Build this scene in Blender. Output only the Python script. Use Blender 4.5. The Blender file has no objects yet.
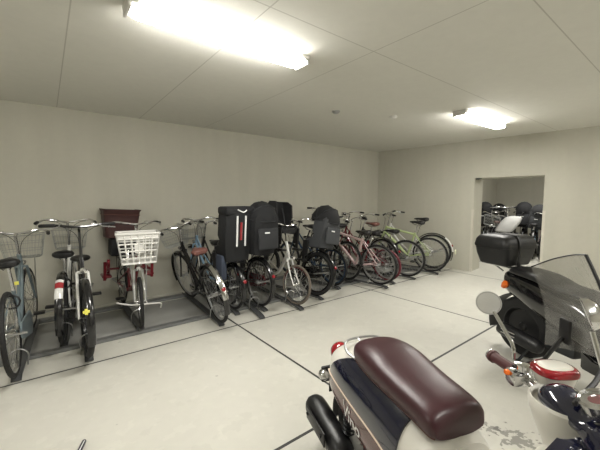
import bpy, bmesh, math, random
from mathutils import Vector, Matrix
random.seed(7)
PI = math.pi
V = Vector
C = bpy.context.scene.collection
scene = bpy.context.scene

# ------------------------------------------------------------------ camera frame (used for the camera and for turning measured offsets into room axes)
CAM_H = 1.42
HEAD = math.atan2(415, 325)           # room X axis lies this far to the right of the view direction
PITCH = math.atan(26 / 325)
FW = V((math.cos(HEAD), math.sin(HEAD), 0))
RT = V((math.sin(HEAD), -math.cos(HEAD), 0))

# ------------------------------------------------------------------ materials
MATS = {}
def mat(name, col, rough=.5, metal=0, bump=0, bscale=40, var=.06, vscale=6, coat=0, spec=.5):
    if name in MATS: return MATS[name]
    m = bpy.data.materials.new(name); m.use_nodes = True
    nt = m.node_tree; b = nt.nodes['Principled BSDF']
    b.inputs['Roughness'].default_value = rough
    b.inputs['Metallic'].default_value = metal
    b.inputs['Coat Weight'].default_value = coat
    b.inputs['Specular IOR Level'].default_value = spec
    tc = nt.nodes.new('ShaderNodeTexCoord')
    no = nt.nodes.new('ShaderNodeTexNoise'); no.inputs['Scale'].default_value = vscale; no.inputs['Detail'].default_value = 4
    nt.links.new(tc.outputs['Object'], no.inputs['Vector'])
    mx = nt.nodes.new('ShaderNodeMix'); mx.data_type = 'RGBA'
    mx.inputs[6].default_value = tuple(max(0, c * (1 - var)) for c in col) + (1,)
    mx.inputs[7].default_value = tuple(min(1, c * (1 + var)) for c in col) + (1,)
    nt.links.new(no.outputs['Fac'], mx.inputs[0]); nt.links.new(mx.outputs[2], b.inputs['Base Color'])
    if bump:
        n2 = nt.nodes.new('ShaderNodeTexNoise'); n2.inputs['Scale'].default_value = bscale
        nt.links.new(tc.outputs['Object'], n2.inputs['Vector'])
        bp = nt.nodes.new('ShaderNodeBump'); bp.inputs['Strength'].default_value = bump; bp.inputs['Distance'].default_value = .002
        nt.links.new(n2.outputs['Fac'], bp.inputs['Height']); nt.links.new(bp.outputs['Normal'], b.inputs['Normal'])
    MATS[name] = m
    return m
def glass(name, col, rough=.05, alpha=.3):
    if name in MATS: return MATS[name]
    m = mat(name, col, rough, var=.02)
    m.node_tree.nodes['Principled BSDF'].inputs['Alpha'].default_value = alpha
    return m
def emit(name, col, s):
    m = mat(name, col, .4); b = m.node_tree.nodes['Principled BSDF']
    b.inputs['Emission Color'].default_value = col + (1,); b.inputs['Emission Strength'].default_value = s
    return m

BLACK = mat('black_plastic', (.006, .006, .007), .45)
RUBBER = mat('tyre_rubber', (.009, .009, .009), .75, bump=.4, bscale=120)
CHROME = mat('chrome_metal', (.62, .62, .62), .18, 1)
STEEL = mat('dull_steel', (.42, .42, .42), .38, .9)
DARKST = mat('dark_steel', (.035, .038, .04), .45, .5)
WIRE = mat('wire_steel', (.33, .34, .33), .35, .8)
WHITE = mat('white_enamel', (.72, .71, .68), .35, coat=.3)
CREAM = mat('cream_white_plastic', (.70, .68, .62), .3, coat=.3)
RED = mat('red_enamel', (.30, .02, .025), .4)
REDLENS = mat('red_lens', (.27, .010, .016), .15, coat=.6)
ORLENS = mat('orange_lens', (.8, .16, .02), .2)
YELLOW = mat('yellow_sticker', (.75, .7, .12), .5)
BROWN = mat('brown_vinyl', (.10, .04, .03), .5)
MAROON = mat('maroon_vinyl', (.047, .014, .018), .38, bump=.12, bscale=260, var=.1)
GRIPM = mat('maroon_rubber', (.075, .022, .022), .5)
NAVY = mat('navy_paint', (.004, .005, .020), .12, coat=1, var=.03)
FABRIC = mat('black_fabric', (.009, .0095, .011), .85, bump=.5, bscale=90)
GREYFAB = mat('grey_fabric', (.024, .025, .028), .85, bump=.5, bscale=90)
LGREY = mat('light_grey_cover', (.40, .40, .39), .7)
PAPERW = mat('white_reflective_tape', (.8, .8, .8), .4)
WINBROWN = mat('dark_brown_basket_weave', (.050, .018, .016), .55, bump=.8, bscale=60)

# ------------------------------------------------------------------ object helpers
def obj(name, bm, m, parent=None, mtx=None, smooth=True, label=None):
    if isinstance(bm, bpy.types.Mesh): me = bm
    else:
        bmesh.ops.recalc_face_normals(bm, faces=bm.faces)
        me = bpy.data.meshes.new(name); bm.to_mesh(me); bm.free()
        me.materials.append(m)
        if smooth:
            for p in me.polygons: p.use_smooth = True
            me.set_sharp_from_angle(angle=math.radians(38))
    o = bpy.data.objects.new(name, me); C.objects.link(o)
    if parent: o.parent = parent
    if mtx is not None: o.matrix_local = mtx
    if label: o['label'] = label
    return o
def tag(o, label, cat, group=None):
    o['label'] = label; o['category'] = cat
    if group: o['group'] = group
    return o
def thing(name, label, cat, loc=(0, 0, 0), rz=0, group=None, lean=0):
    o = bpy.data.objects.new(name, None); o.empty_display_size = .1; C.objects.link(o)
    o.location = loc; o.rotation_mode = 'ZXY' if False else 'XYZ'; o.rotation_euler = (lean, 0, rz)
    return tag(o, label, cat, group)
def struct(name, bm, m, smooth=False):
    o = obj(name, bm, m, None, None, smooth); o['kind'] = 'structure'; return o
def dup(root, loc, rz, label, group):
    r = root.copy(); C.objects.link(r); r.location = loc; r.rotation_euler = (root.rotation_euler[0], 0, rz)
    r['label'] = label; r['group'] = group
    for ch in list(root.children):
        c = ch.copy(); C.objects.link(c); c.parent = r
        for g in ch.children:
            d = g.copy(); C.objects.link(d); d.parent = c
    return r
def NB(): return bmesh.new()

def box(bm, c, s, bev=0, M=None, seg=2):
    r = bmesh.ops.create_cube(bm, size=1)
    vs = r['verts']
    for v in vs: v.co = V((v.co.x * s[0] + c[0], v.co.y * s[1] + c[1], v.co.z * s[2] + c[2]))
    if bev:
        es = list({e for v in vs for e in v.link_edges})
        rr = bmesh.ops.bevel(bm, geom=es, offset=bev, segments=seg, affect='EDGES', profile=.5)
        vs = list({v for f in rr['faces'] for v in f.verts} | {v for v in vs if v.is_valid})
    if M is not None:
        for v in vs: v.co = M @ v.co
    return bm
def ring_loft(bm, rings, cap=True, closed=False):
    L = [[bm.verts.new(p) for p in r] for r in rings]
    n = len(L[0]); k = len(L)
    for i in range(k if closed else k - 1):
        a, b = L[i], L[(i + 1) % k]
        for j in range(n):
            bm.faces.new((a[j], a[(j + 1) % n], b[(j + 1) % n], b[j]))
    if cap and not closed:
        for r in (L[0], L[-1]):
            try: bm.faces.new(r)
            except ValueError: pass
    return bm
def tube(bm, pts, r, seg=8, closed=False, flat=1.0):
    pts = [V(p) for p in pts]; n = len(pts)
    rs = r if isinstance(r, (list, tuple)) else [r] * n
    up = None; rings = []
    for i, p in enumerate(pts):
        if closed: t = pts[(i + 1) % n] - pts[i - 1]
        elif i == 0: t = pts[1] - pts[0]
        elif i == n - 1: t = pts[-1] - pts[-2]
        else: t = (pts[i + 1] - p).normalized() + (p - pts[i - 1]).normalized()
        t.normalize()
        if up is None:
            up = V((0, 0, 1)) if abs(t.z) < .9 else V((1, 0, 0))
        u = (up - t * up.dot(t)).normalized(); w = t.cross(u); up = u
        rings.append([p + (u * math.cos(2 * PI * k / seg) * flat + w * math.sin(2 * PI * k / seg)) * rs[i] for k in range(seg)])
    return ring_loft(bm, rings, True, closed)
def curve(P, n=10):
    """smooth Catmull-Rom through points"""
    P = [V(p) for p in P]; out = []
    Q = [P[0] * 2 - P[1]] + P + [P[-1] * 2 - P[-2]]
    for i in range(1, len(Q) - 2):
        for k in range(n):
            t = k / n
            a, b, c, d = Q[i - 1], Q[i], Q[i + 1], Q[i + 2]
            out.append(.5 * ((2 * b) + (c - a) * t + (2 * a - 5 * b + 4 * c - d) * t * t + (3 * b - a - 3 * c + d) * t ** 3))
    out.append(P[-1]); return out
def lathe(bm, prof, o=(0, 0, 0), ax=(0, 0, 1), seg=24):
    """prof = [(radius, height along axis)]"""
    ax = V(ax).normalized(); u = ax.orthogonal().normalized(); w = ax.cross(u); o = V(o)
    rings = [[o + ax * h + (u * math.cos(2 * PI * k / seg) + w * math.sin(2 * PI * k / seg)) * max(r, 1e-4) for k in range(seg)] for r, h in prof]
    return ring_loft(bm, rings)
def lerp_tab(tab, x):
    """smooth table interpolation (cosine-free cubic)"""
    if x <= tab[0][0]: return list(tab[0][1:])
    if x >= tab[-1][0]: return list(tab[-1][1:])
    for i in range(len(tab) - 1):
        if tab[i][0] <= x <= tab[i + 1][0]:
            x0, x1 = tab[i][0], tab[i + 1][0]; t = (x - x0) / (x1 - x0); res = []
            for c in range(1, len(tab[0])):
                p1, p2 = tab[i][c], tab[i + 1][c]
                m1 = (p2 - tab[i - 1][c]) / (x1 - tab[i - 1][0]) if i > 0 else (p2 - p1) / (x1 - x0)
                m2 = (tab[i + 2][c] - p1) / (tab[i + 2][0] - x0) if i < len(tab) - 2 else (p2 - p1) / (x1 - x0)
                h = x1 - x0
                res.append((2*t**3-3*t**2+1)*p1 + (t**3-2*t**2+t)*h*m1 + (-2*t**3+3*t**2)*p2 + (t**3-t**2)*h*m2)
            return res
def sup(t, n):
    c, s = math.cos(t), math.sin(t)
    return math.copysign(abs(c) ** (2 / n), c), math.copysign(abs(s) ** (2 / n), s)
class Body:
    """long body: table rows (x, z_top, z_bottom, half_width[, y_shift]); t=0 is the left side, 90deg top"""
    def __init__(s, tab, n=2.6): s.tab = tab; s.n = n
    def p(s, x, t, off=0):
        zt, zb, w = lerp_tab(s.tab, x)[:3]
        c, q = sup(t, s.n); h = max((zt - zb) / 2, .002); w = max(w, .002)
        return V((x, c * (w + off), (zt + zb) / 2 + q * (h + off)))
    def solid(s, bm, x0=None, x1=None, k=28, seg=32):
        x0 = s.tab[0][0] if x0 is None else x0; x1 = s.tab[-1][0] if x1 is None else x1
        return ring_loft(bm, [[s.p(x0 + (x1 - x0) * i / k, 2 * PI * j / seg) for j in range(seg)] for i in range(k + 1)])
    def patch(s, bm, x0, x1, ta, tb, off=.006, k=18, m=8):
        """raised panel; ta, tb = functions of u in 0..1 giving angles"""
        G = []; H = []
        for i in range(k + 1):
            u = i / k; x = x0 + (x1 - x0) * u; a, b = ta(u), tb(u)
            G.append([bm.verts.new(s.p(x, a + (b - a) * j / m, off)) for j in range(m + 1)])
            H.append([bm.verts.new(s.p(x, a + (b - a) * j / m, -.004)) for j in range(m + 1)])
        for i in range(k):
            for j in range(m):
                bm.faces.new((G[i][j], G[i+1][j], G[i+1][j+1], G[i][j+1]))
                bm.faces.new((H[i][j], H[i][j+1], H[i+1][j+1], H[i+1][j]))
            for j in (0, m): bm.faces.new((G[i][j], G[i+1][j], H[i+1][j], H[i][j]))
        for i in (0, k):
            for j in range(m): bm.faces.new((G[i][j], G[i][j+1], H[i][j+1], H[i][j]))
        return bm
def arc_strip(bm, c, R, w, a0, a1, hgt=.014, th=.003, k=22, m=6):
    """mudguard: arc in the xz plane round c"""
    rings = []
    for i in range(k + 1):
        a = math.radians(a0 + (a1 - a0) * i / k); d = V((math.cos(a), 0, math.sin(a)))
        out = []; inn = []
        for j in range(m + 1):
            y = -w / 2 + w * j / m; rr = R + hgt * (1 - (2 * y / w) ** 2)
            out.append(V(c) + d * (rr + th) + V((0, y, 0))); inn.append(V(c) + d * rr + V((0, y * .96, 0)))
        rings.append(out + inn[::-1])
    return ring_loft(bm, rings)

# ------------------------------------------------------------------ bicycle wheel meshes (shared)
WM = {}
def wheel_meshes(r, rim, tyre_w=.017, tyre_mat=None, spokes=28):
    key = (r, rim.name, tyre_w, tyre_mat.name if tyre_mat else '')
    if key in WM: return WM[key]
    bm = NB(); rt = tyre_w
    tube(bm, [((r - rt) * math.cos(2*PI*k/44), 0, (r - rt) * math.sin(2*PI*k/44)) for k in range(44)], rt, 8, True)
    t = obj('x', bm, tyre_mat or RUBBER); tm = t.data; bpy.data.objects.remove(t)
    bm = NB(); rr = r - 2 * rt - .006
    for k in range(1): pass
    rings = []
    for k in range(44):
        a = 2*PI*k/44; d = V((math.cos(a), 0, math.sin(a)))
        rings.append([d * (rr + .009) + V((0, -.011, 0)), d * (rr + .009) + V((0, .011, 0)), d * (rr - .008) + V((0, .008, 0)), d * (rr - .008) + V((0, -.008, 0))])
    ring_loft(bm, rings, False, True)
    lathe(bm, [(.004, -.06), (.008, -.058), (.010, -.045), (.026, -.034), (.026, -.028), (.014, -.024), (.014, .024), (.026, .028), (.026, .034), (.010, .045), (.008, .058), (.004, .06)], (0, 0, 0), (0, 1, 0), 14)
    for k in range(spokes):
        a = 2*PI*k/spokes; sgn = 1 if k % 2 else -1; b = a + (.45 if (k//2) % 2 else -.45)
        tube(bm, [(.024*math.cos(b), .03*sgn, .024*math.sin(b)), (rr*math.cos(a), 0, rr*math.sin(a))], .0016, 3)
    w = obj('x', bm, rim); wm = w.data; bpy.data.objects.remove(w)
    WM[key] = (wm, tm); return WM[key]

# ------------------------------------------------------------------ bicycle accessories
def rrect(w, d, r, n=4):
    """rounded rectangle loop, size d along x and w along y"""
    out = []
    for cx, cy, a0 in ((d/2-r, w/2-r, 0), (-d/2+r, w/2-r, 90), (-d/2+r, -w/2+r, 180), (d/2-r, -w/2+r, 270)):
        for k in range(n + 1):
            a = math.radians(a0 + 90*k/n); out.append((cx + r*math.cos(a), cy + r*math.sin(a)))
    return out
def wire_basket(parent, c, M, material=WIRE, w=.36, d=.26, h=.23):
    bm = NB(); c = V(c)
    N = 36
    def loop(f):  # f 0 bottom .. 1 top
        ww = w * (.80 + .20*f); dd = d * (.76 + .24*f)
        L = rrect(ww, dd, .05, 6); per = []
        tot = 0; seg = []
        for i in range(len(L)):
            a, b = V(L[i]), V(L[(i+1) % len(L)]); seg.append((tot, a, b)); tot += (b-a).length
        for k in range(N):
            s = tot*k/N
            for (t0, a, b) in reversed(seg):
                if s >= t0: per.append(a + (b-a).normalized()*(s-t0)); break
        return [c + V((p[0], p[1], h*f)) for p in per]
    L = [loop(f) for f in (0, .33, .66, 1)]
    for i, q in enumerate(L): tube(bm, q, .0045 if i == 3 else .0026, 5, True)
    for k in range(N): tube(bm, [L[0][k], L[3][k]], .0017, 3)
    for k in range(-4, 5):
        y = k*w*.085; tube(bm, [c + V((-d*.36, y, 0)), c + V((d*.36, y, 0))], .0018, 3)
    for k in range(-3, 4):
        x = k*d*.1; tube(bm, [c + V((x, -w*.38, 0)), c + V((x, w*.38, 0))], .0018, 3)
    return obj('wire_basket', bm, material, parent, M)
def white_basket(parent, c, M):
    bm = NB(); c = V(c); w, d, h = .40, .29, .31
    def cor(f): return w*(.78+.22*f)/2, d*(.74+.26*f)/2
    def P(sx, sy, f):
        a, b = cor(f); return c + V((b*sx, a*sy, h*f))
    def bar(p, q, wd, th=.005): tube(bm, [p, q], wd, 6)
    for i, f in enumerate((0, .18, .42, .66, .84, 1)):
        L = [P(1, 1, f), P(-1, 1, f), P(-1, -1, f), P(1, -1, f)]
        for k in range(4):
            a, b = L[k], L[(k+1) % 4]; tube(bm, [a, b], .012 if f in (0, 1) else .008, 6)
    for sx, sy0, sy1 in ((1, -1, 1), (-1, -1, 1)):
        for k in range(7):
            s = -1 + 2*k/6; tube(bm, [P(sx, s, 0), P(sx, s, 1)], .008, 6)
    for sy in (1, -1):
        for k in range(5):
            s = -1 + 2*k/4; tube(bm, [P(s, sy, 0), P(s, sy, 1)], .008, 6)
    # solid top band and bottom
    a, b = cor(1); a2, b2 = cor(.84)
    for sx in (1, -1): ring_loft(bm, [[P(sx, -1, .8), P(sx, 1, .8), P(sx, 1, 1), P(sx, -1, 1)], [P(sx*.96, -1, .8), P(sx*.96, 1, .8), P(sx*.96, 1, 1), P(sx*.96, -1, 1)]])
    for sy in (1, -1): ring_loft(bm, [[P(-1, sy, .8), P(1, sy, .8), P(1, sy, 1), P(-1, sy, 1)], [P(-1, sy*.97, .8), P(1, sy*.97, .8), P(1, sy*.97, 1), P(-1, sy*.97, 1)]])
    a, b = cor(0); box(bm, c + V((0, 0, .0)), (2*b, 2*a, .008))
    # middle plate on the front face
    ring_loft(bm, [[P(1.02, -.22, .35), P(1.02, .22, .35), P(1.02, .22, .66), P(1.02, -.22, .66)], [P(.98, -.22, .35), P(.98, .22, .35), P(.98, .22, .66), P(.98, -.22, .66)]])
    return obj('plastic_basket', bm, WHITE, parent, M)
def brown_basket(parent, c):
    bm = NB(); c = V(c); rings = []
    for f, e in ((0, 0), (.3, 0), (.6, 0), (.95, 0), (1, .012), (1.03, .012), (1.03, -.012), (1.0, -.014), (.05, -.014)):
        w = .36 + .07*min(f, 1) + 2*e; d = .28 + .05*min(f, 1) + 2*e
        rings.append([c + V((p[0], p[1], .36*f)) for p in rrect(w, d, .05, 5)])
    ring_loft(bm, rings)
    b = obj('woven_basket', bm, WINBROWN, parent, None, True, 'dark brown woven basket on the rear carrier')
    s = NB(); tube(s, [c + V((p[0], p[1], .30)) for p in rrect(.418+.008, .322+.008, .05, 5)], .006, 5, True)
    obj('basket_strap', s, BROWN, b)
    s = NB(); lathe(s, [(.001, 0), (.024, 0), (.024, .006), (.018, .01), (.001, .011)], c + V((-.178, -.15, .2)), (-1, 0, 0), 14)
    obj('basket_badge', s, LGREY, b)
    return b
def child_seat(parent, base, hood=None, shell=FABRIC, stripes=False, M=None, h=.56, w=.34, name='child_seat', cover=None, label=None):
    base = V(base); rings = []
    levels = [(0, .20, .27, .0), (.12, .25, .29, 0), (.25, .26, .31, -.01), (.30, .15, .32, -.02), (.42, .13, .33, -.035), (.50, .17, .34, -.045), (.9, .17, .32, -.06), (1.0, .11, .26, -.062)]
    for f, dep, ww, xo in levels:
        ww = ww * w / .34; z = h*f; out = []; inn = []
        for k in range(13):
            t = k/12; ang = -PI/2 + PI*t
            # U profile : straight sides with round back
            if t < .3: s = t/.3; p = (dep*(1-s), -ww/2)
            elif t > .7: s = (t-.7)/.3; p = (dep*s, ww/2)
            else:
                a = PI*(t-.3)/.4; p = (-.06*math.sin(a), -ww/2*math.cos(a))
            out.append(p)
            inn.append((p[0] + (.022 if .3 <= t <= .7 else 0), p[1]*(1 - .05/ww)))
        rings.append([base + V((x - .10 + xo, y, z)) for x, y in out] + [base + V((x - .10 + xo, y, z)) for x, y in inn[::-1]])
    bm = NB(); ring_loft(bm, rings)
    box(bm, base + V((.02, 0, .05)), (.25, .25*w/.34, .08), .02)
    s = obj(name, bm, shell, parent, M, True, label)
    for sy in (1, -1):
        g = NB()
        box(g, base + V((.12, sy*(w/2+.0), -.02)), (.10, .022, .22), .008)
        box(g, base + V((.17, sy*(w/2-.01), -.20)), (.13, .09, .03), .01)
        box(g, base + V((.13, sy*(w/2+.008), -.13)), (.05, .012, .2), .004)
        obj('footrest', g, BLACK, s)
    g = NB()
    for sy in (1, -1): tube(g, curve([base + V((-.09, sy*.05, h*.8)), base + V((-.045, sy*.06, h*.5)), base + V((0, sy*.04, .14)), base + V((.08, 0, .11))], 5), .010, 5)
    obj('harness', g, GREYFAB, s)
    if stripes:
        for sy in (-.055, .055):
            g = NB(); tube(g, [base + V((-.196, sy, h*.30)), base + V((-.226, sy, h*.88))], .011, 6); obj('reflective_strip', g, PAPERW, s)
        g = NB(); tube(g, [base + V((-.192, 0, h*.42)), base + V((-.215, 0, h*.76))], .017, 6); obj('red_panel', g, REDLENS, s)
        g = NB(); box(g, base + V((-.10, 0, h*.98)), (.24, w*1.02, .10), .03); obj('seat_top_cover', g, FABRIC, s)
        g = NB(); tube(g, curve([base + V((-.222, -.07, h*.99)), base + V((-.232, -.02, h*.95)), base + V((-.225, .05, h*1.0))], 4), .007, 5); obj('logo_mark', g, PAPERW, s)
    if hood:
        g = NB(); rings = []
        cx, cz = -.04, h*.93
        for i in range(11):
            a = math.radians(-12 + 192*i/10)       # fan from back to front
            ring = []
            for j in range(9):
                b = PI*j/8
                R = .20 if j not in (0, 8) else .19
                ring.append(base + V((cx - math.cos(a)*math.sin(b)*.20*hood, math.cos(b)*(w/2+.015), cz - .02 + math.sin(a)*math.sin(b)*.205*hood + (.012 if i % 2 else 0)*math.sin(b))))
            rings.append(ring)
        for ra in range(len(rings)-1):
            A, B = rings[ra], rings[ra+1]
            for j in range(8):
                vs = [g.verts.new(p) for p in (A[j], A[j+1], B[j+1], B[j])]; g.faces.new(vs)
        bmesh.ops.remove_doubles(g, verts=g.verts, dist=.0005)
        bmesh.ops.solidify(g, geom=g.faces[:], thickness=.008)
        ho = obj('hood', g, FABRIC, s)
        g = NB()
        for i in (0, 3, 6, 9):
            tube(g, [p + V((0, 0, .004)) for p in rings[i]], .006, 5)
        obj('hood_rib', g, GREYFAB, ho)
    if cover:
        g = NB(); box(g, base + V((-.20, 0, h*.40)), (.03, w*.80, h*.52), .014); obj('seat_back_cover', g, cover, s)
        g = NB(); box(g, base + V((-.222, .03, h*.55)), (.006, .07, .018), .002); obj('seat_tag', g, PAPERW, s)
    return s

# ------------------------------------------------------------------ bicycle
BIKES = []
def bike(label, near, ang, front_near=False, z=.046, r=.33, wb=1.08, style='city', col=DARKST, rim=STEEL, fend=STEEL, saddle=BLACK, hb='city', hbz=1.0,
         basket=None, bcol=None, rear=None, steer=0, lean=0, sz=.82, fork=None, guard=None, tyre=None, stand='double', tw=.018, chseat=None, fseat=None, bar_col=CHROME, hood=1.0, group='bicycles parked side by side in the wall rack', reflector=True, tk=1, accent=None, name='bicycle'):
    A = math.radians(ang); hd = V((math.cos(A), math.sin(A), 0))
    o = V((near[0], near[1], z)); mid = o + hd*(wb/2)*(-1 if front_near else 1)
    root = thing(name, label, 'bicycle', mid, A, group, math.radians(lean))
    BIKES.append(root)
    ra = V((-wb/2, 0, r)); fa = V((wb/2, 0, r))
    up = V((-math.cos(math.radians(70)), 0, math.sin(math.radians(70))))
    def axis(zz): return V((wb/2 - .05 - (zz - r)*.364, 0, zz))
    Cz = 2*r + .05; Hz = max(.84, Cz + .13) if style != 'mini' else .80
    Cc = axis(Cz); HT = axis(Hz); HTl = axis(max(Cz, Hz - .16))
    S = Matrix.Translation(HT) @ Matrix.Rotation(math.radians(steer), 4, up) @ Matrix.Translation(-HT)
    bb = V((-wb/2 + .43, 0, .27)); sd = V((-.31, 0, .95)).normalized()
    def seatp(zz): return bb + sd*((zz - .27)/sd.z)
    stz = {'city': .60, 'diamond': .74, 'mixte': .62, 'mini': .52}[style]
    sc = seatp(stz)
    # frame
    bm = NB(); fr = .015*tk
    tube(bm, [HTl, HT], .019, 10); tube(bm, [bb, sc], fr, 8); lathe(bm, [(.001, -.035), (.021, -.035), (.021, .035), (.001, .035)], bb, (0, 1, 0), 12)
    if style == 'city':
        tube(bm, curve([HTl + up*.02, HTl.lerp(bb, .45) + V((-.02, 0, -.05)), bb], 6), .018, 8)
        tube(bm, curve([HT - up*.03, HT.lerp(bb, .4) + V((-.05, 0, -.02)), seatp(.42)], 6), .012, 8)
    elif style == 'diamond':
        tube(bm, [HTl + up*.02, bb], .019*tk, 8); tube(bm, [HT - up*.03, seatp(.70)], .016*tk, 8)
    elif style == 'mixte':
        tube(bm, [HTl + up*.02, bb], .018*tk, 8); tube(bm, [HT - up*.03, seatp(.47)], .014*tk, 8)
    else:
        tube(bm, curve([HTl + up*.02, HTl.lerp(bb, .5) + V((0, 0, -.10)), bb], 6), .024, 8)
        tube(bm, [HTl.lerp(bb, .5) + V((0, 0, -.09)), seatp(.48)], .012, 6)
    for sy in (1, -1):
        y = V((0, sy*.058, 0))
        tube(bm, [bb + V((-.04, sy*.03, 0)), ra + V((.1, sy*.052, 0)), ra + y], .0095, 6)
        tube(bm, [seatp(stz - .04) + V((-.01, sy*.018, 0)), ra + y + V((0, 0, .02))], .008, 6)
    f = obj('frame', bm, col, root)
    if accent:
        b2 = NB(); p0 = seatp(.36); tube(b2, [seatp(.34), seatp(.46)], fr + .002, 10); obj('frame_band', b2, accent, f)
    # fork
    bm = NB(); Lg = fork or col
    box(bm, Cc + V((0, 0, 0)), (.04, .09, .022), .006)
    tube(bm, [Cc, HTl], .014, 8)
    for sy in (1, -1): tube(bm, curve([Cc + V((0, sy*.042, .0)), Cc.lerp(fa, .6) + V((-.012, sy*.05, 0)), fa + V((0, sy*.055, 0))], 6), [.013 - .005*i/12 for i in range(13)], 8)
    obj('fork', bm, Lg, root, S)
    # wheels
    wm, tm = wheel_meshes(r, rim, tw, tyre)
    for nm, p, MM in (('wheel', fa, S), ('wheel', ra, Matrix())):
        w = obj(nm, wm, None, root, MM @ Matrix.Translation(p) @ Matrix.Rotation(random.random()*6, 4, 'Y'))
        obj('tyre', tm, None, w)
    # mudguards
    if fend:
        bm = NB(); arc_strip(bm, ra, r + .012, .058, 30, 205)
        for sy in (1, -1): tube(bm, [ra + V((0, sy*.06, 0)), ra + V(((r+.02)*math.cos(math.radians(160)), sy*.028, (r+.02)*math.sin(math.radians(160))))], .0025, 4)
        g = obj('rear_mudguard', bm, fend, root)
        if reflector:
            b2 = NB(); a = math.radians(158); p = ra + V(((r+.035)*math.cos(a), 0, (r+.035)*math.sin(a)))
            lathe(b2, [(.001, -.004), (.022, -.004), (.022, .008), (.015, .013), (.001, .014)], p, (math.cos(a), 0, math.sin(a)), 14); obj('reflector', b2, REDLENS, g)
        bm = NB(); arc_strip(bm, fa, r + .012, .055, -22, 112)
        for sy in (1, -1): tube(bm, [fa + V((0, sy*.06, 0)), fa + V(((r+.02)*math.cos(math.radians(5)), sy*.026, (r+.02)*math.sin(math.radians(5))))], .0025, 4)
        obj('front_mudguard', bm, fend, root, S)
    # saddle
    spz = sz
    sp = seatp(spz - .05); bm = NB(); tube(bm, [seatp(stz - .03), sp], .0125, 8); obj('seat_post', bm, CHROME, root)
    sb = Body([(-.135, .035, .0, .02), (-.125, .045, -.015, .07), (-.08, .055, -.02, .092), (-.02, .05, -.01, .08), (.04, .045, .0, .045), (.10, .042, .008, .026), (.14, .035, .012, .018), (.15, .03, .018, .006)], 2.3)
    bm = NB(); sb.solid(bm, k=18, seg=16)
    for sy in (1, -1): tube(bm, [(-.09, sy*.035, -.012), (-.07, sy*.02, -.035), (.05, sy*.02, -.03), (.11, sy*.01, .008)], .0035, 5)
    s = obj('saddle', bm, saddle, root, Matrix.Translation(sp + V((0, 0, .03))))
    # handlebar
    st = axis(hbz - .03); bm = NB(); tube(bm, [HT - up*.02, st], .011, 8)
    x0 = st + V((.04, 0, .02))
    grips = []
    if hb == 'city':
        tube(bm, [st, x0], .014, 8)
        P = [x0 + V(q) for q in ((-.17, .27, .0), (-.09, .26, .01), (.0, .20, .03), (.03, .10, .015), (.01, 0, 0), (.03, -.10, .015), (.0, -.20, .03), (-.09, -.26, .01), (-.17, -.27, .0))]
        tube(bm, curve(P, 5), .011, 8)
        grips = [(P[0], P[1]), (P[8], P[7])]
    elif hb == 'flat':
        tube(bm, [st, x0 + V((.03, 0, 0))], .015, 8)
        P = [x0 + V(q) for q in ((-.02, .29, .015), (.0, .17, .015), (.03, .05, 0), (.03, -.05, 0), (.0, -.17, .015), (-.02, -.29, .015))]
        tube(bm, P, .0125, 8); grips = [(P[0], P[0].lerp(P[1], .95)), (P[5], P[5].lerp(P[4], .95))]
    h = obj('handlebar', bm, bar_col, root, S)
    for a, b in grips:
        g = NB(); d = (a - b).normalized(); tube(g, [b, b + d*.01, a - d*.005, a + d*.004], [.014, .0165, .0165, .013], 10); obj('grip', g, BLACK, h)
        g = NB(); tube(g, [b + V((.02, -math.copysign(.03, b.y), 0)), b + V((.045, 0, -.015)), a + V((.045, 0, -.03))], .005, 5); obj('brake_lever', g, STEEL, h)
    g = NB(); 
    for sy in (1, -1): tube(g, curve([x0 + V((.03, sy*.17, .01)), x0 + V((.09, sy*.10, -.01)), x0 + V((.07, sy*.02, -.10)), axis(Cz) + V((.03, 0, .05))], 5), .0025, 4)
    obj('brake_cable', g, BLACK, h)
    # crankset
    bm = NB(); yr = -.052
    rings = []
    for k in range(28):
        a = 2*PI*k/28; d = V((math.cos(a), 0, math.sin(a)))
        rings.append([bb + d*.085 + V((0, yr-.002, 0)), bb + d*.085 + V((0, yr+.002, 0)), bb + d*.068 + V((0, yr+.002, 0)), bb + d*.068 + V((0, yr-.002, 0))])
    ring_loft(bm, rings, False, True)
    for k in range(5):
        a = 2*PI*k/5; tube(bm, [bb + V((0, yr, 0)), bb + V((.07*math.cos(a), yr, .07*math.sin(a)))], .006, 4)
    ca = random.uniform(-.5, .5); cd = V((math.cos(ca), 0, math.sin(ca)))*.16
    tube(bm, [bb + V((0, -.06, 0)), bb + V((0, -.075, 0)) + cd], .009, 6); tube(bm, [bb + V((0, .06, 0)), bb + V((0, .075, 0)) - cd], .009, 6)
    tube(bm, [bb + V((0, -.062, 0)), bb + V((0, .062, 0))], .009, 8)
    ck = obj('crankset', bm, STEEL, root)
    for sy, q in ((-1, cd), (1, -cd)):
        g = NB(); box(g, bb + q + V((0, sy*.125, 0)), (.075, .085, .022), .006); tube(g, [bb + q + V((0, sy*.075, 0)), bb + q + V((0, sy*.12, 0))], .006, 6); obj('pedal', g, BLACK, ck)
    g = NB()
    tube(g, [bb + V((0, yr, .085)), ra + V((0, yr, .04))], .004, 4); tube(g, [bb + V((0, yr, -.085)), ra + V((0, yr, -.04))], .004, 4); tube(g, [ra + V((0.03, yr, .03)), ra + V((-.03, yr, .03)), ra + V((-.03, yr, -.03)), ra + V((.03, yr, -.03))], .004, 4, True)
    obj('chain', g, DARKST, root)
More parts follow.
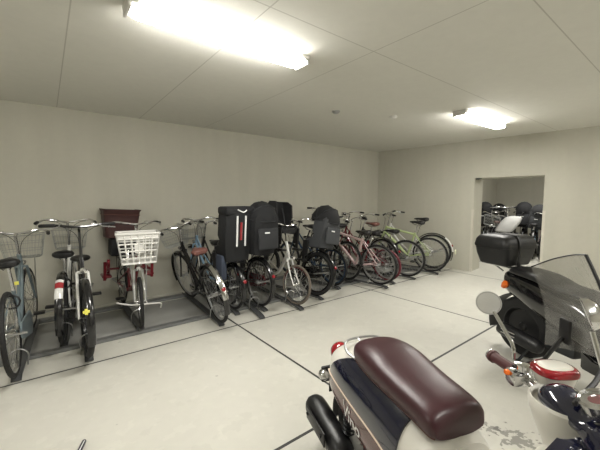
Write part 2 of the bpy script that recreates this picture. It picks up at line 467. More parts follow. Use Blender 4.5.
    if guard:
        L = []
        for a in range(-90, 91, 15): L.append((bb.x + .105*math.cos(math.radians(a)), bb.z + .105*math.sin(math.radians(a))))
        L += [(ra.x + .0, ra.z + .07), (ra.x - .04, ra.z + .03), (ra.x - .04, ra.z - .03), (ra.x, ra.z - .06)]
        g = NB(); ring_loft(g, [[V((x, -.062, zz)) for x, zz in L], [V((x, -.074, zz)) for x, zz in L]]); obj('chain_guard', g, guard, root, None, False)
    # stand
    bm = NB()
    if stand == 'double':
        for sy in (1, -1): tube(bm, [ra + V((0, sy*.062, 0)), ra + V((-.14, sy*.11, .03))], .008, 6)
        tube(bm, [ra + V((-.14, .11, .03)), ra + V((-.17, 0.0, .04)), ra + V((-.14, -.11, .03))], .008, 6)
    else: tube(bm, [bb + V((-.1, .05, -.02)), bb + V((-.28, .09, .0))], .008, 6)
    obj('kickstand', bm, STEEL, root)
    # carrier
    if rear:
        bm = NB(); zt = 2*r + .06; x0r, x1r = ra.x - .20, ra.x + .16
        for y in (-.06, -.02, .02, .06): tube(bm, [(x0r, y, zt), (x1r, y, zt)], .0045, 6)
        tube(bm, [(x0r, .06, zt), (x0r - .02, 0, zt), (x0r, -.06, zt)], .0045, 6); tube(bm, [(x1r, .06, zt), (x1r, -.06, zt)], .0045, 6); tube(bm, [(ra.x-.02, .06, zt), (ra.x-.02, -.06, zt)], .0045, 6)
        for sy in (1, -1):
            tube(bm, [(ra.x - .12, sy*.06, zt), ra + V((0, sy*.064, .01))], .004, 5); tube(bm, [(ra.x + .08, sy*.06, zt), ra + V((0, sy*.064, .01))], .004, 5)
        obj('rear_carrier', bm, STEEL if rear != 'black' else BLACK, root)
        if chseat: child_seat(root, (ra.x - .02, 0, zt + .01), **chseat)
    if basket == 'wire':
        wire_basket(root, axis(.80) + V((.19, 0, -.02)), S, bcol or WIRE)
        g = NB(); tube(g, [fa + V((0, .06, 0)), axis(.78) + V((.15, .09, 0))], .004, 4); tube(g, [fa + V((0, -.06, 0)), axis(.78) + V((.15, -.09, 0))], .004, 4); obj('basket_stay', g, STEEL, root, S)
    elif basket == 'white':
        white_basket(root, axis(.71) + V((.21, 0, 0)), S)
        g = NB()
        for sy in (1, -1): tube(g, [fa + V((0, sy*.06, 0)), axis(.76) + V((.13, sy*.08, 0)), axis(.76) + V((.25, sy*.08, 0))], .006, 6)
        obj('basket_stay', g, STEEL, root, S)
    # headlamp, bell, lock
    g = NB(); p = axis(Cz) + V((.07, 0, .03))
    lathe(g, [(.001, -.03), (.018, -.026), (.026, -.005), (.027, .012), (.022, .018), (.001, .02)], p, (1, 0, -.1), 14); tube(g, [axis(Cz), p], .006, 5); obj('headlamp', g, CHROME, root, S)
    g = NB(); lathe(g, [(.024, 0), (.024, .006), (.016, .016), (.001, .02)], x0 + V((0, .11, .02)), (0, 0, 1), 12); obj('bell', g, CHROME, h)
    g = NB(); tube(g, [ra + V((.075*math.cos(t*.1)+.17, .075*math.sin(t*.1*1), .16)) if False else ra + V((r*.5 + .02, .055*math.cos(t*PI/5), r*.62 + .055*math.sin(t*PI/5))) for t in range(10)], .008, 6, True); obj('ring_lock', g, BLACK, root)
    if fseat: child_seat(root, axis(hbz) + V((-.02, 0, -.12)), M=S, **fseat)
    return root

# ================================================================== room
def cam2w(xc, yc, z=0): 
    p = RT*xc + FW*yc; return V((p.x, p.y, z))
def cdir(xc, yc):
    p = RT*xc + FW*yc; return math.atan2(p.y, p.x)

def surf_mat(name, col, rough, joints=None, jcol=(.03, .03, .03), jw=.014, streak=0, spots=None, mott=.10, bump=.15, specks=False):
    m = bpy.data.materials.new(name); m.use_nodes = True; nt = m.node_tree; N = nt.nodes; L = nt.links
    b = N['Principled BSDF']; b.inputs['Roughness'].default_value = rough; b.inputs['Specular IOR Level'].default_value = .35
    g = N.new('ShaderNodeNewGeometry'); sx = N.new('ShaderNodeSeparateXYZ'); L.new(g.outputs['Position'], sx.inputs[0])
    def M(op, a, c=None):
        n = N.new('ShaderNodeMath'); n.operation = op
        for i, q in enumerate((a, c)):
            if q is None: continue
            if isinstance(q, (int, float)): n.inputs[i].default_value = q
            else: L.new(q, n.inputs[i])
        return n.outputs[0]
    def noise(sc, det=5, vec=None):
        n = N.new('ShaderNodeTexNoise'); n.inputs['Scale'].default_value = sc; n.inputs['Detail'].default_value = det
        L.new(vec or g.outputs['Position'], n.inputs['Vector']); return n.outputs['Fac']
    def mix(f, a, c):
        n = N.new('ShaderNodeMix'); n.data_type = 'RGBA'
        L.new(f, n.inputs[0])
        for i, q in ((6, a), (7, c)):
            if isinstance(q, tuple): n.inputs[i].default_value = q + (1,)
            else: L.new(q, n.inputs[i])
        return n.outputs[2]
    base = mix(noise(1.3), tuple(c*(1 - mott) for c in col), tuple(min(1, c*(1 + mott)) for c in col))
    fine = noise(14, 8)
    base = mix(M('MULTIPLY', fine, .35), base, tuple(c*.78 for c in col))
    if streak:
        mp = N.new('ShaderNodeMapping'); L.new(g.outputs['Position'], mp.inputs[0]); mp.inputs['Scale'].default_value = (3.2, 3.2, .25)
        base = mix(M('MULTIPLY', noise(1.6, 3, mp.outputs[0]), streak), base, tuple(c*.7 for c in col))
    if spots:
        for (X, Y, R) in spots:
            dx = M('SUBTRACT', sx.outputs[0], X); dy = M('SUBTRACT', sx.outputs[1], Y)
            d = M('SQRT', M('ADD', M('MULTIPLY', dx, dx), M('MULTIPLY', dy, dy)))
            f = M('SUBTRACT', 1.0, M('DIVIDE', d, R)); f = M('MAXIMUM', f, 0.0)
            q = M('GREATER_THAN', M('ADD', M('MULTIPLY', f, .28), M('MULTIPLY', noise(26, 8), .8)), .58)
            q = M('MULTIPLY', M('MULTIPLY', q, M('GREATER_THAN', f, .02)), .62)
            base = mix(q, base, (.10, .095, .085))
    if specks:
        vo = N.new('ShaderNodeTexVoronoi'); vo.inputs['Scale'].default_value = 2.6; L.new(g.outputs['Position'], vo.inputs['Vector'])
        base = mix(M('MULTIPLY', M('LESS_THAN', vo.outputs['Distance'], .035), .45), base, tuple(c*.45 for c in col))
        base = mix(M('MULTIPLY', M('GREATER_THAN', noise(4.2, 7), .60), .16), base, tuple(c*.72 for c in col))
        base = mix(M('MULTIPLY', M('GREATER_THAN', noise(9.5, 7), .60), .12), base, tuple(min(1, c*1.25) for c in col))
    if joints:
        tot = None
        for ax, a, p in joints:
            v = M('ABSOLUTE', M('SUBTRACT', M('FLOORED_MODULO', M('ADD', M('SUBTRACT', sx.outputs[ax], a), p/2), p), p/2))
            f = M('LESS_THAN', v, jw/2); tot = f if tot is None else M('MAXIMUM', tot, f)
        base = mix(tot, base, jcol)
    L.new(base, b.inputs['Base Color'])
    bp = N.new('ShaderNodeBump'); bp.inputs['Strength'].default_value = bump; bp.inputs['Distance'].default_value = .004
    L.new(noise(35, 6), bp.inputs['Height']); L.new(bp.outputs['Normal'], b.inputs['Normal'])
    return m
FLOORM = surf_mat('concrete_floor', (.555, .543, .487), .5, [(0, 1.65, 2.3), (1, 3.245, 1.795)], (.035, .035, .033), .021, 0, [(2.13, .64, .20), (2.30, .50, .12), (2.10, .78, .10)], .10, specks=True)
WALLM = surf_mat('painted_wall', (.53, .515, .437), .7, None, streak=.5, mott=.08)
CEILM = surf_mat('ceiling_board', (.74, .73, .67), .8, [(0, .17, 60), (0, 1.085, 60), (0, 2.01, 60), (1, 1.665, 60), (1, .70, 60)], (.50, .485, .435), .008, 0, None, .03, .05)
WALLT = surf_mat('jamb_paint', (.58, .555, .48), .6, mott=.03)

H = 2.53
X0, X1, Y0, Y1 = -4.2, 12.0, -3.2, 5.0
bm = NB(); box(bm, ((X0+X1)/2, (Y0+5.2)/2, -.1), (X1-X0+.6, 5.2-Y0+.4, .2)); struct('floor', bm, FLOORM)
bm = NB(); box(bm, ((X0+X1)/2, (Y0+5.2)/2, H+.1), (X1-X0+.6, 5.2-Y0+.4, .2)); struct('ceiling', bm, CEILM)
WA, WB = V((6.28, 5.0, 0)), V((6.28 + .1105*8.2, -3.2, 0))
bm = NB(); box(bm, ((X0+6.28)/2, 5.1, H/2), (6.28-X0+.4, .2, H)); struct('wall_back', bm, WALLM)
wd = (WB - WA).normalized(); wn = V((-wd.y, wd.x, 0))  # along the wall, outward
if wn.x < 0: wn = -wn
def wall_piece(bm, Ya, Yb, za, zb, t=.48, inset=0):
    pa = WA + wd*((5.0 - Ya)/-wd.y); pb = WA + wd*((5.0 - Yb)/-wd.y)
    q = [pa - wn*inset, pb - wn*inset, pb + wn*t, pa + wn*t]
    vs = [[bm.verts.new(p + V((0, 0, z))) for p in q] for z in (za, zb)]
    bm.faces.new(vs[0]); bm.faces.new(vs[1])
    for i in range(4): bm.faces.new((vs[0][i], vs[0][(i+1) % 4], vs[1][(i+1) % 4], vs[1][i]))
DY0, DY1, DH = 2.88, 1.80, 1.82
bm = NB(); wall_piece(bm, 5.0, DY0, 0, H); wall_piece(bm, DY1, -3.2, 0, H); wall_piece(bm, DY0, DY1, DH, H); struct('wall_right', bm, WALLM)
bm = NB(); wall_piece(bm, DY0 + .035, DY0 - .002, 0, 1.22, .05, .004); struct('trim_1', bm, WALLT)
bm = NB(); wall_piece(bm, DY1 + .002, DY1 - .035, 0, 1.22, .05, .004); struct('trim_2', bm, WALLT)
bm = NB(); box(bm, (X0 - .1, .9, H/2), (.2, 8.4, H)); struct('wall_left', bm, WALLM)
bm = NB(); box(bm, ((X0 + 12)/2, Y0 - .1, H/2), (12 - X0, .2, H)); struct('wall_front', bm, WALLM)
bm = NB(); box(bm, (11.9, .6, H/2), (.2, 8.0, H)); struct('wall_beyond', bm, WALLM)
bm = NB(); box(bm, (9.3, 4.6, H/2), (5.2, .2, H)); struct('wall_side_beyond', bm, WALLM)

p_ = WA + wd*((5.0 - 2.86)/-wd.y)
bm = NB(); ring_loft(bm, [[V((0, -.08, 0)), V((0, .0, 0)), V((0, 0, -.03))], [V((.10, -.08, 0)), V((.10, 0, 0)), V((.10, 0, -.03))]]); o = tag(obj('doorway_wedge', bm, DARKST), 'small dark wedge under the lintel at the top left corner of the doorway', 'bracket'); o.location = (p_.x, p_.y, 1.818)  # small dark wedge in the top left corner of the opening
# ------------------------------------------------------------------ ceiling lamps
LAMP = emit('fluorescent_tube_glow', (1.0, .975, .915), 22)
def lamp(x, y, label, group):
    t = thing('ceiling_light', label, 'ceiling light', (x, y, H), 0, group)
    bm = NB(); box(bm, (0, 0, -.012), (1.27, .17, .024), .004); box(bm, (0, 0, -.032), (1.235, .17, .020), .003); obj('fixture_body', bm, WHITE, t)
    for sx in (-1, 1):
        bm = NB(); box(bm, (sx*.624, 0, -.045), (.020, .16, .045), .006); obj('end_cap', bm, WHITE, t)
    bm = NB(); rings = []
    for x, w_, d in ((-.612, .03, .012), (-.60, .055, .022), (-.57, .066, .030), (-.3, .068, .032), (.3, .068, .032), (.57, .066, .030), (.60, .055, .022), (.612, .03, .012)):
        rings.append([V((x, w_*1.38*math.cos(R_), -.037 - d*1.15*math.sin(R_))) for R_ in [PI*k/10 for k in range(11)]])
    ring_loft(bm, rings); obj('light_diffuser', bm, LAMP, t)
    return t
l1 = lamp(1.04, 2.10, 'long glowing fluorescent batten on the ceiling nearest the camera above the city bikes', 'fluorescent ceiling lights')
l2 = lamp(4.78, 2.06, 'glowing fluorescent batten on the ceiling towards the doorway wall', 'fluorescent ceiling lights')
for x, y in ((-2.7, 2.1), (1.04, -1.3), (4.78, -1.3), (9.0, 2.6), (9.0, -1.0)):  # unseen battens added: fill around the camera, light for the room beyond
    dup(l1, (x, y, H), 0, 'unseen fluorescent batten added on the ceiling outside the picture', 'added fluorescent ceiling lights out of view')
for x, y, lab in ((2.96, 3.04, 'small round grey ceiling sensor between the two fluorescent lights'), (3.75, 2.75, 'tiny pale ceiling sensor nearest the farther fluorescent light')):
    bm = NB(); lathe(bm, [(.001, 0), (.05, 0), (.05, -.012), (.03, -.03), (.001, -.032)], (x, y, H), (0, 0, 1), 20); tag(obj('ceiling_sensor', bm, STEEL if x < 3 else WHITE), lab, 'ceiling sensor')

# ------------------------------------------------------------------ rack
RAIL = mat('galvanised_rail', (.20, .205, .205), .5, .5, bump=.2)
TRAY = mat('dark_tray_steel', (.10, .103, .105), .5, .5, bump=.2)
def rail(y, lab, z=.011, w=.07):
    bm = NB(); box(bm, (1.7, y, z), (9.0, w, .022), .003); box(bm, (1.7, y - w/2 + .006, z + .006), (9.0, .010, .030), .002)
    for x in range(-2, 7): lathe(bm, [(.001, .004), (.012, .004), (.012, .008), (.001, .009)], (x*.95, y + .01, z + .008), (0, 0, 1), 8)
    tag(obj('rack_rail', bm, RAIL), lab, 'bike rack rail')
rail(3.70, w=.10, lab='long grey steel rack rail across the floor on the camera side of the bikes'); rail(4.74, w=.15, lab='long grey steel rack rail on the floor close to the back wall')
def tray(near, ang, desc, ext=.10, L=1.42):
    """U channel under one bicycle, wheels stand in it"""
    A = math.radians(ang); t = bpy.data.objects
    bm = NB(); w = .066
    sec = [(-w/2, .012), (-w/2, -.004), (w/2, -.004), (w/2, .012), (w/2 - .004, .012), (w/2 - .004, 0), (-w/2 + .004, 0), (-w/2 + .004, .012)]
    rings = []
    L = min(L, 4.90 - near[1])
    for x, dz in ((-ext - .05, -.022), (-ext, -.006), (0.02, 0), (L - .02, 0), (L, .0)): rings.append([V((x, y, .035 + dz + z)) for y, z in sec])
    ring_loft(bm, rings)
    o = obj('wheel_tray', bm, TRAY, None, None, False); o.location = (near[0], near[1], 0); o.rotation_euler = (0, 0, A)
    tag(o, 'dark steel wheel tray under the ' + desc, 'wheel tray', 'wheel trays of the bike rack')
    g = NB(); tube(g, curve([(.18, .05, .034), (.12, .06, .16), (.12, 0, .20), (.12, -.06, .16), (.18, -.05, .034)], 5), .006, 6); obj('wheel_guide', g, STEEL, o)
    return o

# ------------------------------------------------------------------ bicycles
BLUEGREY = mat('pale_blue_grey_paint', (.17, .215, .235), .35, .3, coat=.3)
BLUE = mat('sky_blue_paint', (.27, .42, .58), .3, .2, coat=.4)
DKBLUE = mat('dark_blue_paint', (.02, .05, .10), .3, .2, coat=.4)
PINK = mat('pale_pink_paint', (.68, .50, .50), .3, .1, coat=.4)
GREEN = mat('lime_green_paint', (.42, .50, .25), .3, .1, coat=.4)
WHITEP = mat('white_frame_paint', (.70, .70, .67), .3, coat=.4)
BLACKP = mat('black_frame_paint', (.006, .006, .007), .25, coat=.5)
REDP = mat('wine_red_paint', (.16, .012, .02), .3, coat=.4)
DRED = mat('wine_red_tyre', (.12, .015, .025), .6)
BROWNS = mat('brown_saddle_leather', (.13, .05, .04), .45)
TIMBER = mat('tan_tyre_wall', (.12, .10, .08), .7)

def B(desc, short, near, ang, trayext=.10, tang=None, **k):
    tray(near, tang or (ang if not k.get('front_near') else ang + 180), short, trayext)
    return bike(desc, near, ang, **k)
# from the left of the picture to the right
b1 = B('pale blue-grey city bicycle at the left edge, wire basket in front', 'pale blue-grey bicycle at the left edge', (-.24, 3.31), 86, trayext=0, col=BLUEGREY, rim=CHROME, fend=None, basket='wire', sz=.86, hbz=1.05, lean=-3, steer=-4, guard=BLUEGREY)
g = NB(); box(g, (-.12, 0, .0), (.012, .03, .03), .002); obj('registration_sticker', g, YELLOW, b1, Matrix.Translation((.10, 0, .62)))
b2 = B('bicycle with red and white seat tube and black saddle, second from left', 'bicycle with the red and white seat tube', (.08, 3.78), 83, trayext=0, col=WHITEP, rim=DARKST, fend=BLACKP, saddle=BLACK, basket='wire', sz=.83, hbz=1.12, accent=RED, hb='city', lean=1, bar_col=CHROME, tw=.021, reflector=False)
g = NB(); arc_strip(g, (-.54, 0, .33), .347, .062, 118, 150, k=8); obj('mudguard_band', g, WHITEP, b2)
g = NB(); arc_strip(g, (-.54, 0, .33), .349, .063, 124, 134, k=6); obj('mudguard_red_band', g, RED, b2)
b3 = B('white and black bicycle with its black front mudguard facing the camera', 'white and black bicycle facing the camera', (.24, 3.33), -93, trayext=0, front_near=True, col=BLACKP, fork=WHITEP, rim=BLACKP, fend=BLACKP, hb='flat', hbz=1.13, sz=.74, lean=1, steer=4, tw=.026, bar_col=BLACKP)
g = NB()
for k in range(4): box(g, (.012*math.cos(k*PI/2), .012*math.sin(k*PI/2), 0), (.022, .022, .003), .004)
obj('yellow_flower_sticker', g, YELLOW, b3, Matrix.Translation((.54 + .335, 0, .49)) @ Matrix.Rotation(PI/2 - .4, 4, 'Y'))
b4 = B('small-wheeled red bicycle with white plastic front basket and brown rear basket', 'red bicycle with the white basket', (.75, 3.75), -90, trayext=0, front_near=True, style='mini', r=.27, wb=1.05, col=REDP, fork=WHITEP, rim=CHROME, fend=None, basket='white', hbz=1.10, sz=.80, rear='black', steer=-9, lean=-3)
brown_basket(b4, (-.60, -.03, .87))
g = NB(); box(g, (-.60, 0, .74), (.26, .30, .22), .02); obj('rear_bag', g, FABRIC, b4)
for sy in (1, -1):
    g = NB()
    for zz in (.42, .50, .58): tube(g, [(-.30, sy*.20, zz), (-.12, sy*.26, zz)], .018, 6)
    for xx in (-.30, -.12): tube(g, [(xx, sy*(.20 if xx < -.2 else .26), .40), (xx, sy*(.20 if xx < -.2 else .26), .62)], .018, 6)
    tube(g, [(-.2, sy*.1, .52), (-.2, sy*.23, .52)], .014, 6); box(g, (-.21, sy*.235, .44), (.20, .10, .03), .01)
    obj('foot_guard', g, REDP, b4)
g = NB(); tube(g, curve([(.56, -.24, .30), (.60, -.10, .27), (.60, .08, .26), (.57, .19, .24), (.53, .20, .18)], 5), .008, 6); tube(g, [(.53, .05, .27), (.60, .05, .26)], .006, 5); tube(g, [(.53, -.05, .27), (.60, -.05, .265)], .006, 5)
obj('front_stand_bar', g, WHITE, b4)
b5 = B('dark city bicycle with silver mudguards and wire basket, right of the red one', 'dark bicycle with silver mudguards', (1.49, 3.36), 87, trayext=0, col=BLACKP, rim=STEEL, fend=BLACKP, basket='wire', hbz=1.04, sz=.80, lean=-11, steer=8, saddle=BROWNS, wb=1.12, guard=BLACKP, tw=.02)
g = NB(); arc_strip(g, (-.57, 0, .33), .347, .062, 105, 175, k=14); obj('mudguard_tail', g, CHROME, b5)
b6 = B('sky blue bicycle with wire basket, standing behind the dark silver-mudguard one', 'sky blue bicycle', (1.80, 3.84), 93, col=BLUE, rim=STEEL, fend=BLACKP, basket='wire', hbz=1.08, sz=.80, lean=-1)
b7 = B('black bicycle with tall boxy child seat bearing two white stripes', 'bicycle with the striped child seat', (1.80, 3.66), 92, tang=84, trayext=.10, col=BLACKP, rim=STEEL, fend=BLACKP, rear='black', r=.28, hb='city', hbz=1.05, sz=.80, wb=1.08,
       chseat=dict(stripes=True, h=.62, w=.38, shell=FABRIC, label='black child seat with two white stripes'), guard=BLACK)
g = NB(); box(g, (-.50, .155, .55), (.26, .08, .30), .03); obj('side_bag', g, mat('slate_blue_cloth', (.04, .05, .075), .9), b7)
bm = NB(); box(bm, (1.6, 4.20, .002), (9.0, .84, .004), .001); tag(obj('rack_base_plate', bm, mat('worn_grey_plate', (.27, .27, .255), .6, bump=.2, var=.15, vscale=2.5)), 'flat grey base plate on the floor between the two long rack rails', 'bike rack base')
tray((1.98, 3.36), 80, '', .10)['label'] = 'dark steel wheel tray pulled out empty in front of the striped child seat'
b8 = B('black bicycle with hooded child seat and red reflector beside the striped seat', 'hooded child seat bicycle beside the striped one', (2.12, 3.56), 92, col=BLACKP, rim=STEEL, fend=BLACKP, rear='black', r=.31, hbz=1.05, sz=.80, chseat=dict(hood=1.0, h=.50, w=.36, cover=GREYFAB), guard=REDP)
b9 = B('white small-wheeled bicycle facing the camera with black child seat at the handlebar', 'white small-wheeled bicycle', (2.52, 3.31), -94, front_near=True, style='mini', r=.26, wb=1.12, col=WHITEP, fork=WHITEP, rim=CHROME, fend=None, hbz=1.02, sz=.80, steer=12, tw=.016, lean=-1, rear='black',
       fseat=dict(h=.44, w=.32, shell=FABRIC, cover=GREYFAB), tyre=TIMBER)
b10 = B('black bicycle with big grey rear child seat under a black hood', 'bicycle with the big grey child seat', (2.97, 3.46), 99, col=BLACKP, rim=BLACKP, fend=BLACKP, rear='black', r=.31, hbz=1.06, sz=.98, lean=9, tw=.026, chseat=dict(hood=1.05, h=.44, w=.38, shell=mat('charcoal_fabric', (.050, .053, .058), .85, bump=.5, bscale=90), cover=mat('charcoal_fabric', (.05, .053, .058))), guard=BLACKP)
b11 = B('dark blue bicycle tucked in behind the hooded grey child seat', 'dark blue bicycle', (3.56, 3.70), 94, col=DKBLUE, rim=DKBLUE, fend=None, hbz=1.0, sz=.78, r=.30)
b12 = B('pale pink bicycle with straight sloping tubes and no mudguards', 'pale pink bicycle', (4.18, 3.27), 99, style='diamond', tk=1.35, fork=PINK, col=PINK, rim=STEEL, fend=None, hb='flat', hbz=1.02, sz=.84, lean=-5, stand='side', steer=10, tw=.02)
b13 = B('black flat-handlebar bicycle with raised bar behind the pale pink one', 'black flat-handlebar bicycle', (4.00, 3.82), 90, style='diamond', col=BLACKP, rim=STEEL, fend=None, hb='flat', hbz=1.20, sz=.92, stand='side', lean=2, tw=.02)
b14 = B('small bicycle with wine red tyre between pink and dark ones', 'small bicycle with the wine red tyre', (4.50, 3.36), 96, style='mini', r=.27, wb=1.0, col=REDP, rim=STEEL, fend=None, hbz=1.0, sz=.80, tyre=DRED, lean=-3)
b15 = B('dark red bicycle with brown saddle and wire basket in the right half', 'dark red bicycle with the brown saddle', (4.78, 3.66), 93, col=REDP, rim=STEEL, fend=BLACKP, saddle=BROWNS, basket='wire', hbz=1.10, sz=.92, lean=-2)
b16 = B('black bicycle without mudguards, third from the right end', 'third bicycle from the right end', (5.02, 3.32), 103, style='mixte', col=BLACKP, rim=STEEL, fend=None, hb='city', hbz=1.06, sz=.80, lean=-4, tw=.02)
b17 = B('lime green bicycle with black saddle, second from the right end', 'lime green bicycle', (5.70, 3.27), 104, style='diamond', tk=1.4, col=GREEN, rim=CHROME, fend=None, hb='flat', hbz=1.10, sz=.94, lean=-6, stand='side', tw=.02, fork=GREEN)
b18 = B('rightmost bicycle of the row with white-tipped mudguard by the doorway wall', 'rightmost bicycle of the row', (6.02, 3.40), 106, style='city', col=WHITEP, rim=CHROME, r=.345, fend=BLACKP, hb='city', hbz=1.08, sz=.98, lean=-5)
g = NB(); arc_strip(g, (-.54, 0, .345), .362, .066, 128, 176, k=8); obj('mudguard_tip', g, WHITEP, b18)
g = NB(); box(g, (-.54 - .41, 0, .37), (.02, .07, .09), .01); obj('mudguard_reflector', g, mat('pale_yellow_reflector', (.75, .75, .55), .3), b18)

# other room, seen through the doorway
spots = [(b8, 10.1, 4.05), (b10, 10.5, 3.75), (b13, 10.2, 3.5), (b8, 10.5, 3.25), (b13, 10.5, 3.0), (b12, 10.2, 2.75), (b10, 10.1, 2.98), (b13, 9.7, 3.75), (b16, 9.6, 2.55), (b9, 9.8, 2.3), (b8, 10.35, 2.2), (b10, 10.1, 1.85), (b3, 9.3, 4.02), (b13, 11.1, 2.9), (b5, 9.35, 3.75), (b6, 9.6, 2.75), (b10, 10.9, 1.9)]
for i, (src, x, y) in enumerate(spots):
    dup(src, (x, y, 0), (PI if i % 3 else 0) + .25 + .1*math.sin(i*2.1), 'dark bicycle in the crowded row beyond the doorway', 'bicycles seen through the doorway')
cv = dup(b13, (9.55, 3.42, 0), .45, 'bicycle with light grey covered rear seat standing nearest beyond the doorway', 'bicycles seen through the doorway')
g = NB(); ring_loft(g, [[V((p[0]*k - .62 + .16*f, p[1]*k*1.0 + .12 - .26*f, .60 + .40*f)) for p in rrect(.40, .36, .10, 5)] for f, k in ((0, .7), (.06, .9), (.3, 1.0), (.65, .97), (.88, .85), (.97, .65), (1.0, .3))]); obj('seat_cover', g, LGREY, cv, None, True, 'light grey fabric cover over the rear seat')
# ================================================================== maroon, white and navy retro scooter (front right of the picture)
def patch_text(parent, body, txt, x_at, t_at, size, m, side=-1, off=.009, slope=0):
    cu = bpy.data.curves.new('t', 'FONT'); cu.body = txt; cu.size = size; cu.shear = .35; cu.offset = .0006
    tmp = bpy.data.objects.new('t', cu); C.objects.link(tmp); bpy.context.view_layer.update()
    me = bpy.data.meshes.new_from_object(tmp.evaluated_get(bpy.context.evaluated_depsgraph_get()))
    bpy.data.objects.remove(tmp)
    bm = NB(); bm.from_mesh(me); bmesh.ops.triangulate(bm, faces=bm.faces)
    for v in bm.verts:
        # reading direction runs from the tail to the front on the right-hand flank
        x = x_at + v.co.x; zt, zb, w = lerp_tab(body.tab, x)[:3]
        t = t_at + slope*v.co.x - v.co.y / max(.06, (zt - zb)*.5)
        v.co = body.p(x, t, off)
    return obj('brand_lettering', bm, m, parent, None, False)

def wheel_small(root, p, r, w, rimm, M=None, name='wheel'):
    bm = NB(); lathe(bm, [(.001, -.03), (.03, -.035), (.04, -.02), (r*.55, -.018), (r*.62, -w*.42), (r*.66, -w*.42), (r*.66, w*.42), (r*.62, w*.42), (r*.55, .018), (.04, .02), (.03, .035), (.001, .03)], (0, 0, 0), (0, 1, 0), 32)
    ho = obj(name, bm, rimm, root, (M or Matrix()) @ Matrix.Translation(p))
    bm = NB(); rings = []
    for k in range(40):
        a = 2*PI*k/40; d = V((math.cos(a), 0, math.sin(a)))
        rings.append([d*(r*.63) + V((0, -w*.40, 0)), d*(r*.78) + V((0, -w*.52, 0)), d*(r*.92) + V((0, -w*.44, 0)), d*(r*.99) + V((0, -w*.2, 0)), d*r, d*(r*.99) + V((0, w*.2, 0)), d*(r*.92) + V((0, w*.44, 0)), d*(r*.78) + V((0, w*.52, 0)), d*(r*.63) + V((0, w*.40, 0))])
    ring_loft(bm, rings, False, True); obj('tyre', bm, RUBBER, ho)
    return ho

TAILW = cam2w(.21, 1.89)
s1 = thing('scooter', 'retro scooter with maroon seat, white and navy body and clear windscreen in the right foreground', 'scooter', TAILW, cdir(.335, -.942))
vb = Body([(.11, .53, .46, .04), (.125, .565, .43, .070), (.16, .610, .41, .100), (.22, .655, .39, .135), (.33, .682, .37, .158), (.5, .685, .34, .165), (.7, .68, .31, .165), (.84, .665, .27, .162), (.93, .65, .25, .150), (.965, .635, .26, .13)], 2.7)
bm = NB(); vb.solid(bm, k=40, seg=40); obj('rear_body', bm, CREAM, s1, None, True, 'glossy white rear body')
R = math.radians
for sd in (-1, 1):
    f = (lambda d: (lambda u: R(180 - d(u)))) if sd < 0 else (lambda d: (lambda u: R(d(u))))
    # angle measured from the side horizontal, positive towards the top
    top = lambda u: 4 + 66*min(1, u*2.9)**.75
    bot = lambda u: 2 + 0*u
    g = NB(); vb.patch(g, .25, .82, f(top), f(bot), .006, 34, 12); sc = obj('side_cover', g, NAVY, s1, None, True, 'glossy navy side cover')
    top2 = lambda u: 2; bot2 = lambda u: -30 + 2*u
    g = NB(); vb.patch(g, .22, .82, f(top2), f(bot2), .008, 34, 5); st = obj('side_stripe', g, mat('maroon_paint', (.09, .018, .018), .25, coat=.6), s1, None, True, 'maroon stripe along the lower edge')
    tp = lambda u: 2.7; bp_ = lambda u: 1.9
    g = NB(); vb.patch(g, .22, .825, f(tp), f(bp_), .011, 34, 2); obj('pinstripe', g, mat('cream_pinstripe', (.70, .58, .46), .4), st)
    if sd < 0: patch_text(st, vb, 'Vino', .43, R(180 + 20), .085, PAPERW, off=.011)
# seat
se = Body([(.37, .715, .69, .02), (.375, .732, .68, .055), (.395, .752, .67, .090), (.44, .772, .66, .116), (.52, .785, .655, .130), (.60, .783, .65, .134), (.68, .77, .65, .130), (.76, .76, .645, .126), (.84, .755, .64, .122), (.90, .748, .635, .119), (.928, .735, .635, .114), (.94, .71, .645, .102)], 2.7)
bm = NB(); se.solid(bm, k=60, seg=44); st = obj('seat', bm, MAROON, s1, None, True, 'smooth maroon vinyl seat')
g = NB(); tube(g, [se.p(.375 + .56*k/40, R(-28), .001) for k in range(41)], .0035, 5); tube(g, [se.p(.375 + .56*k/40, R(208), .001) for k in range(41)], .0035, 5); obj('seat_piping', g, BROWN, st)
# tail lamp
g = NB(); prof = [(.001, -.045), (.03, -.042), (.046, -.028), (.055, -.005), (.056, .01), (.05, .03), (.03, .05)]
lathe(g, prof, (.085, -.01, .548), (.9, 0.1, -.45), 28); 
tl = obj('tail_lamp', g, REDLENS, s1)
g = NB(); lathe(g, [(.05, .0), (.060, .002), (.062, .016), (.055, .03)], (.095, -.01, .543), (.9, .1, -.45), 28); obj('tail_lamp_ring', g, CHROME, tl)
for sy in (1, -1):
    g = NB(); lathe(g, [(.001, -.034), (.016, -.030), (.026, -.012), (.028, .006), (.024, .02), (.01, .034), (.001, .038)], (.15, sy*.140, .465), (1, 0, 0), 20); tube(g, [(.15, sy*.140, .465), (.18, sy*.09, .47)], .010, 8)
    obj('turn_signal', g, CHROME, s1)
g = NB(); box(g, (.085, -.03, .43), (.02, .19, .09), .008); box(g, (.06, 0, .35), (.006, .13, .10), .003); box(g, (.11, 0, .43), (.06, .05, .05), .01); obj('plate_bracket', g, BLACK, s1)
g = NB(); tube(g, curve([(.48, .165, .66), (.36, .150, .685), (.285, .10, .70), (.265, .0, .70), (.29, -.08, .70), (.37, -.115, .69), (.43, -.10, .68)], 6), .006, 8); tube(g, [(.40, .0, .68), (.27, .0, .70)], .005, 6)
obj('grab_rail', g, STEEL, s1)
